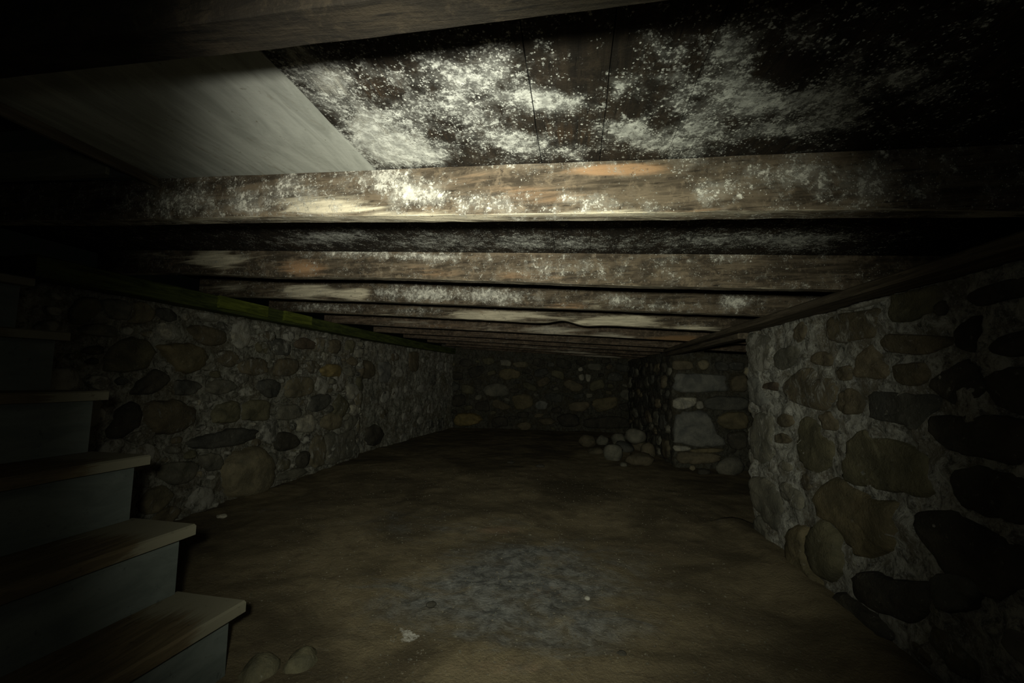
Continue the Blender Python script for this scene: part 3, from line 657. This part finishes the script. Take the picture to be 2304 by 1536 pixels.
# ------------------------------------------------------------------ wall timbers
def beam(name, pts, w_, h_, mat, label, cat, seg=40, wob=0.004):
    """box section along a poly line of (x, y, zbottom); x is the room-side edge, w_ goes away from it"""
    P = [Vector(p) for p in pts]; V = []; F = []
    L = [0]
    for a, b in zip(P, P[1:]): L.append(L[-1] + (b - a).length)
    for s in np.linspace(0, L[-1], seg):
        i = max(k for k in range(len(P) - 1) if L[k] <= s + 1e-9); t = (s - L[i]) / (L[i + 1] - L[i]); q = P[i].lerp(P[i + 1], t)
        e = 0.006; o = wob * noise.noise(Vector((s * 1.5, 3, h_ * 10)))
        sx = math.copysign(1, w_)
        for dx, dz in ((0, e), (sx * e, 0), (w_, 0), (w_, h_), (sx * e, h_), (0, h_ - e)): V.append((q.x + dx + o, q.y, q.z + dz + o * 0.5))
    for a in range(seg - 1):
        for i in range(6):
            j = (i + 1) % 6; F.append((a * 6 + i, a * 6 + j, (a + 1) * 6 + j, (a + 1) * 6 + i))
    F.append((0, 1, 2, 3, 4, 5)); F.append(tuple(range((seg - 1) * 6, seg * 6)))
    return tag(mesh_obj(name, V, F, mat, smooth=False), label, cat)
zs = zb(-2.5)
beam('sill_beam', [(-2.49, 1.42, 1.408), (-2.49, 4.5, 1.408), (-2.42, 5.8, 1.400), (-2.25, 7.2, 1.390)], -0.26, zs - 1.408 - 0.004, MAT_SILL, 'green-stained timber sill lying along the top of the left rubble wall', 'beam')
MAT_MOSS = simple_wood('mossy_green_board', (0.06, 0.075, 0.012), (0.17, 0.20, 0.034), (5, 0.5, 5), (0.04, 0.05, 0.012))
for a, b, lb in ((2.36, 2.80, 'bright mossy green blocking board fixed to the sill between two pale joists'), (2.99, 3.34, 'shorter mossy green blocking board on the sill beyond the notched joist')):
    V = [(x, y, z) for x in (-2.486, -2.462) for y in (a, b) for z in (1.425, zb(-2.5) - 0.006)]
    tag(mesh_obj('blocking_board', V, [(0, 1, 3, 2), (4, 6, 7, 5), (0, 4, 5, 1), (2, 3, 7, 6), (0, 2, 6, 4), (1, 5, 7, 3)], MAT_MOSS, smooth=False), lb, 'board', 'blocking boards on the sill')
beam('wall_plate', [(0.985, -1.5, zb(.99) - 0.036), (0.985, 2.8, zb(.99) - 0.036), (0.985, 4.6, zb(.99) - 0.040)], 0.20, 0.034, MAT_PLATE, 'dark wooden plate along the right wall, spanning the recess to the stone block', 'plank')
beam('prop_beam', [(1.035, 2.7, zb(1.04) - 0.075), (1.02, 4.75, zb(1.04) - 0.075)], 0.07, 0.038, MAT_PLATE, 'slim dark timber under the wall plate across the recess', 'beam')

# stairwell: fascia on the second joist, boards above
def board(name, p, mat, label, cat):
    x0, x1, y0, y1, z0, z1 = p; n = 20; V = []; F = []; xs = np.linspace(x0, x1, n)
    for x in xs:
        dz = TILT * (x - x1); 
        for (y, z) in ((y0, z0), (y0, z1), (y1, z1), (y1, z0)): V.append((x, y + SKEW * x, z + dz + 0.002 * noise.noise(Vector((x * 4, y, z * 3)))))
    for a in range(n - 1):
        for i in range(4):
            j = (i + 1) % 4; F.append((a * 4 + i, a * 4 + j, (a + 1) * 4 + j, (a + 1) * 4 + i))
    F.append((0, 1, 2, 3)); F.append(tuple(range((n - 1) * 4, n * 4)))
    return tag(mesh_obj(name, V, F, mat, smooth=False), label, cat)
zf = zc(OPEN_X)
board('fascia_board', (-2.3, -1.46, 0.90, 0.925, zf + 0.014, zf + 0.105), MAT_FASCIA, 'olive painted fascia board closing the stairwell above the mouldy joist', 'board')
board('fascia_end', (-1.455, -1.292, 0.908, 0.93, zf - 0.006, zf + 0.10), MAT_RISER, 'short grey fascia end piece beside the grey panel', 'board')
board('trim_strip', (-1.30, -1.288, -1.2, 0.985, zf - 0.03, zf + 0.02), MAT_PLATE, 'thin dark edging strip along the stairwell side of the panel', 'strip')
board('light_leak_strip', (-2.3, -1.60, 0.95, 0.965, zf + 0.115, zf + 0.128), MAT_WHITE, 'white strip above the olive fascia standing in for light from upstairs', 'light leak')  # strip coloured white in place of light leaking down from upstairs
for i in range(5):
    board('soffit_board', (-3.2, -1.30, -1.2 + 0.44 * i, -0.77 + 0.44 * i, zf + 0.24, zf + 0.265), MAT_ROUGHWOOD, 'rough grey board roofing the stairwell', 'board')['group'] = 'boards over the stairwell'

# ------------------------------------------------------------------ stairs
RISE, U, W = 0.2225, Vector((-1, 0.03, 0)), Vector((-0.122, -0.9925, 0))
P0 = Vector((-1.06, 1.193, 0)); STEP = Vector((-0.2173, 0.0067, 0)); WID = 0.95
stairs = empty('staircase', (P0.x - 0.4, P0.y - 0.45, 0)); tag(stairs, 'wooden cellar stairs with grey painted risers and worn brown treads', 'stairs')
def prism(name, base, du, dw, dz, mat, nw=40, nu=8, wear=None, ease=0.006):
    """block: du, dw horizontal extents (vectors), dz thickness downwards from base (top front far corner)"""
    V = []; F = []; dz_ = Vector((0, 0, -dz))
    us = [0, 0.03] + [0.03 + 0.97 * i / nu for i in range(1, nu + 1)]
    for j in range(nw + 1):
        o = base + dw * (j / nw)
        row = [o + dz_, o + dz_ * 0.15 + Vector((0, 0, 0))] + [o + du * u + (Vector((0, 0, 0)) if u > 0.02 else Vector((0, 0, 0))) for u in us[1:]] + [o + du + dz_]
        row = [p + Vector((0, 0, 0.0015 * noise.noise(p * 7))) for p in row]; V += row
    n = len(us) + 2
    for j in range(nw):
        for i in range(n):
            k = (i + 1) % n; F.append((j * n + i, j * n + k, (j + 1) * n + k, (j + 1) * n + i))
    F.append(tuple(range(n))); F.append(tuple(range(nw * n, (nw + 1) * n))[::-1])
    V = [tuple(v) for v in V]; at = None
    if wear is not None:
        A = np.array(V); rel = A - np.array(base); wv = np.clip(rel @ np.array(W), 0, None); uv = rel @ np.array(U)
        at = {'wear': 0.85 * np.exp(-(wv / 0.16) ** 2) + 0.30 * np.exp(-(uv / 0.03) ** 2) * np.exp(-(wv / 0.5) ** 2) + 0.22 * np.exp(-((uv - .24) / 0.06) ** 2) - wear}
    return mesh_obj(name, V, F, mat, parent=stairs, smooth=False, attrs=at)
for k in range(7):
    c = P0 + STEP * k
    z = RISE * (k + 1)
    if k < 6: prism('tread', Vector((c.x, c.y, z)), U * 0.272, W * WID, 0.034, MAT_TREAD, wear=random.uniform(-.02, .1))
    ro = c + U * 0.042 + W * 0.018
    prism('riser', Vector((ro.x, ro.y, z - 0.035)), U * 0.02, W * (WID - 0.036), RISE - 0.036, MAT_RISER, nu=2)
# stringer at the far end, tucked under the treads
for off in (0.05, WID - 0.09):
    prof = []
    for k in range(6):
        c = P0 + STEP * k + U * 0.066; z = RISE * (k + 1) - 0.037
        prof += [(c.x, c.y, z - RISE + 0.037 if k == 0 else prof[-1][2]), (c.x, c.y, z)]
    e = P0 + STEP * 5 + U * 0.27; prof.append((e.x, e.y, RISE * 6 - 0.037)); prof.append((e.x, e.y, RISE * 6 - 0.32)); s0 = P0 + U * 0.35; prof.append((s0.x, s0.y, 0.004))
    prof = [Vector(p) + W * off for p in prof]; n = len(prof)
    V = [tuple(p) for p in prof] + [tuple(p + W * 0.035) for p in prof]
    F = [tuple(range(n)), tuple(range(n, 2 * n))[::-1]] + [(i, (i + 1) % n, n + (i + 1) % n, n + i) for i in range(n)]
    mesh_obj('stringer', V, F, MAT_ROUGHWOOD, parent=stairs, smooth=False)

# ------------------------------------------------------------------ loose stones
def rock(px, pbase, wpx, hpx, tone, label, name='loose_stone', group=None, z0=0.0, dr=0.8, smear=.1, rot=0.0, blocky=0.0, sink=0.10, depth=None, cat='stone'):
    p = hit_z(px, pbase, z0); d = (p - CAM).dot(_f); a = wpx / FPX * d / 2; c = hpx / FPX * d / 2 * 1.08
    b = a * dr if depth is None else depth
    bm = bmesh.new(); bmesh.ops.create_icosphere(bm, subdivisions=3, radius=1.0); sd = random.random() * 90
    for v in bm.verts:
        n = v.co.normalized(); k = 1 + 0.20 * noise.noise(n * 1.5 + Vector((sd, 0, 0))) + 0.07 * noise.noise(n * 4 + Vector((0, sd, 0))) + 0.025 * noise.noise(n * 10 + Vector((0, 0, sd)))
        if blocky: m = max(abs(n.x), abs(n.y), abs(n.z)); n = n.lerp(n / m * 0.82, blocky)
        v.co = Vector((n.x * a * k, n.y * b * k, n.z * c * k))
    bmesh.ops.rotate(bm, verts=bm.verts, cent=(0, 0, 0), matrix=Matrix.Rotation(rot, 3, 'Y'))
    zm = min(v.co.z for v in bm.verts); zx = max(v.co.z for v in bm.verts)
    me = bpy.data.meshes.new(name); bm.to_mesh(me); bm.free()
    off = -zm - (zx - zm) * sink
    for v in me.vertices: v.co.z += off
    me.polygons.foreach_set('use_smooth', [True] * len(me.polygons)); me.materials.append(MAT_STONE)
    o = bpy.data.objects.new(name, me); COL.objects.link(o)
    o.location = (p.x, p.y + b * 0.55, z0); o.rotation_euler.z = random.uniform(-.3, .3)
    kk = random.uniform(.9, 1.1); o.color = (*[x * kk for x in PAL[tone]], smear)
    return tag(o, label, cat, group)
G = 'rubble heap by the stone block'
rock(1381, 1037, 46, 40, 'grey', 'grey angular stone at the open end of the rubble heap', group=G, blocky=.3, smear=.1)
rock(1442, 1049, 62, 30, 'brown', 'broad brown rounded stone lying in front of the rubble heap', group=G)
rock(1459, 1035, 34, 40, 'brown', 'upright brown stone leaning between rubble heap and stone block', group=G)
rock(1404, 1022, 46, 28, 'slate', 'dark slate-coloured stone wedged in the middle of the rubble heap', group=G)
rock(1440, 1017, 34, 36, 'brown', 'brown stone under the topmost boulder of the rubble heap', group=G, depth=.12)
rock(1431, 1000, 48, 33, 'grey', 'round grey boulder sitting on top of the rubble heap', group=G, z0=0.14, smear=.1, sink=.02)
rock(1392, 1002, 32, 26, 'grey', 'dull small stone at the back of the rubble heap', group=G)
rock(1356, 1003, 28, 24, 'grey', 'small grey stone on the low tail of the rubble heap', group=G)
rock(1322, 1006, 38, 28, 'brown', 'earthy brown stone at the far tip of the rubble tail', group=G)
rock(1342, 1022, 36, 18, 'brown', 'flat brown stone half buried in front of the rubble tail', group=G, sink=.3)
rock(1404, 1051, 18, 10, 'grey', 'little grey stone in front of the angular rubble stone', group=G)
rock(1648, 1070, 66, 38, 'grey', 'pitted grey stone lying loose in the side recess', depth=.07, rot=-.22, smear=.45, sink=.06)
rock(1559, 1058, 14, 11, 'tan', 'small tan pebble at the foot of the stone block')
rock(1586, 1066, 30, 14, 'dark', 'low dark stone beside the pitted stone in the recess', sink=.3)
rock(664, 1508, 74, 84, 'olive', 'smooth olive stone half buried beside the bottom stair', sink=.66, dr=1.1, smear=.0)
rock(564, 1530, 84, 96, 'olive', 'larger flat olive stone half buried against the bottom riser', sink=.68, dr=1.1, smear=.0)
rock(1148, 1043, 18, 6, 'dark', 'flat black stone chip on the dirt in mid floor', name='stone_chip', group='dark chips on the floor')
rock(1215, 1052, 20, 7, 'dark', 'flat black stone chip on the dirt, larger of two', name='stone_chip', group='dark chips on the floor')
rock(495, 1166, 24, 8, 'pale', 'flat pale chip on the floor near the rubble wall', name='stone_chip')
rock(968, 1368, 22, 12, 'dark', 'small dark stone at the edge of the ashy grey patch', name='stone_chip')
rock(1322, 1351, 14, 8, 'pale', 'tiny white chip on the ashy grey patch', name='stone_chip', smear=.8)
rock(1400, 1478, 22, 9, 'dark', 'dark splinter of stone on the bare brown dirt', name='stone_chip')

# grit scattered over the floor
def grit():
    V = []; F = []
    for i in range(5000):
        y = 0.75 + 3.3 * random.random() ** 1.7; x = random.uniform(-1.0 - 0.35 * y, 0.95)
        if x < -2.45 or (y < 1.55 and x < -0.72): continue
        s = random.uniform(.0015, .0042) * (1.6 if random.random() < .05 else 1); z = 0.012 * nz(x, y, 0, 1.7, 4) + 0.006 * nz(x, y, 3, 11, 3)
        b = len(V); a = random.random() * 6.28; e = random.uniform(.5, 1.8)
        for t in range(4): V.append((x + s * e * math.cos(a + t * 1.57), y + s * math.sin(a + t * 1.57), z + s * random.uniform(-.1, .4)))
        V.append((x, y, z + s * 1.1)); V.append((x, y, z - s))
        for t in range(4): F.append((b + t, b + (t + 1) % 4, b + 4)); F.append((b + (t + 1) % 4, b + t, b + 5))
    return tag(mesh_obj('loose_grit', V, F, MAT_GRIT, smooth=False), 'pale crumbs of mortar grit scattered over the dirt floor', 'grit', kind='stuff')
grit()
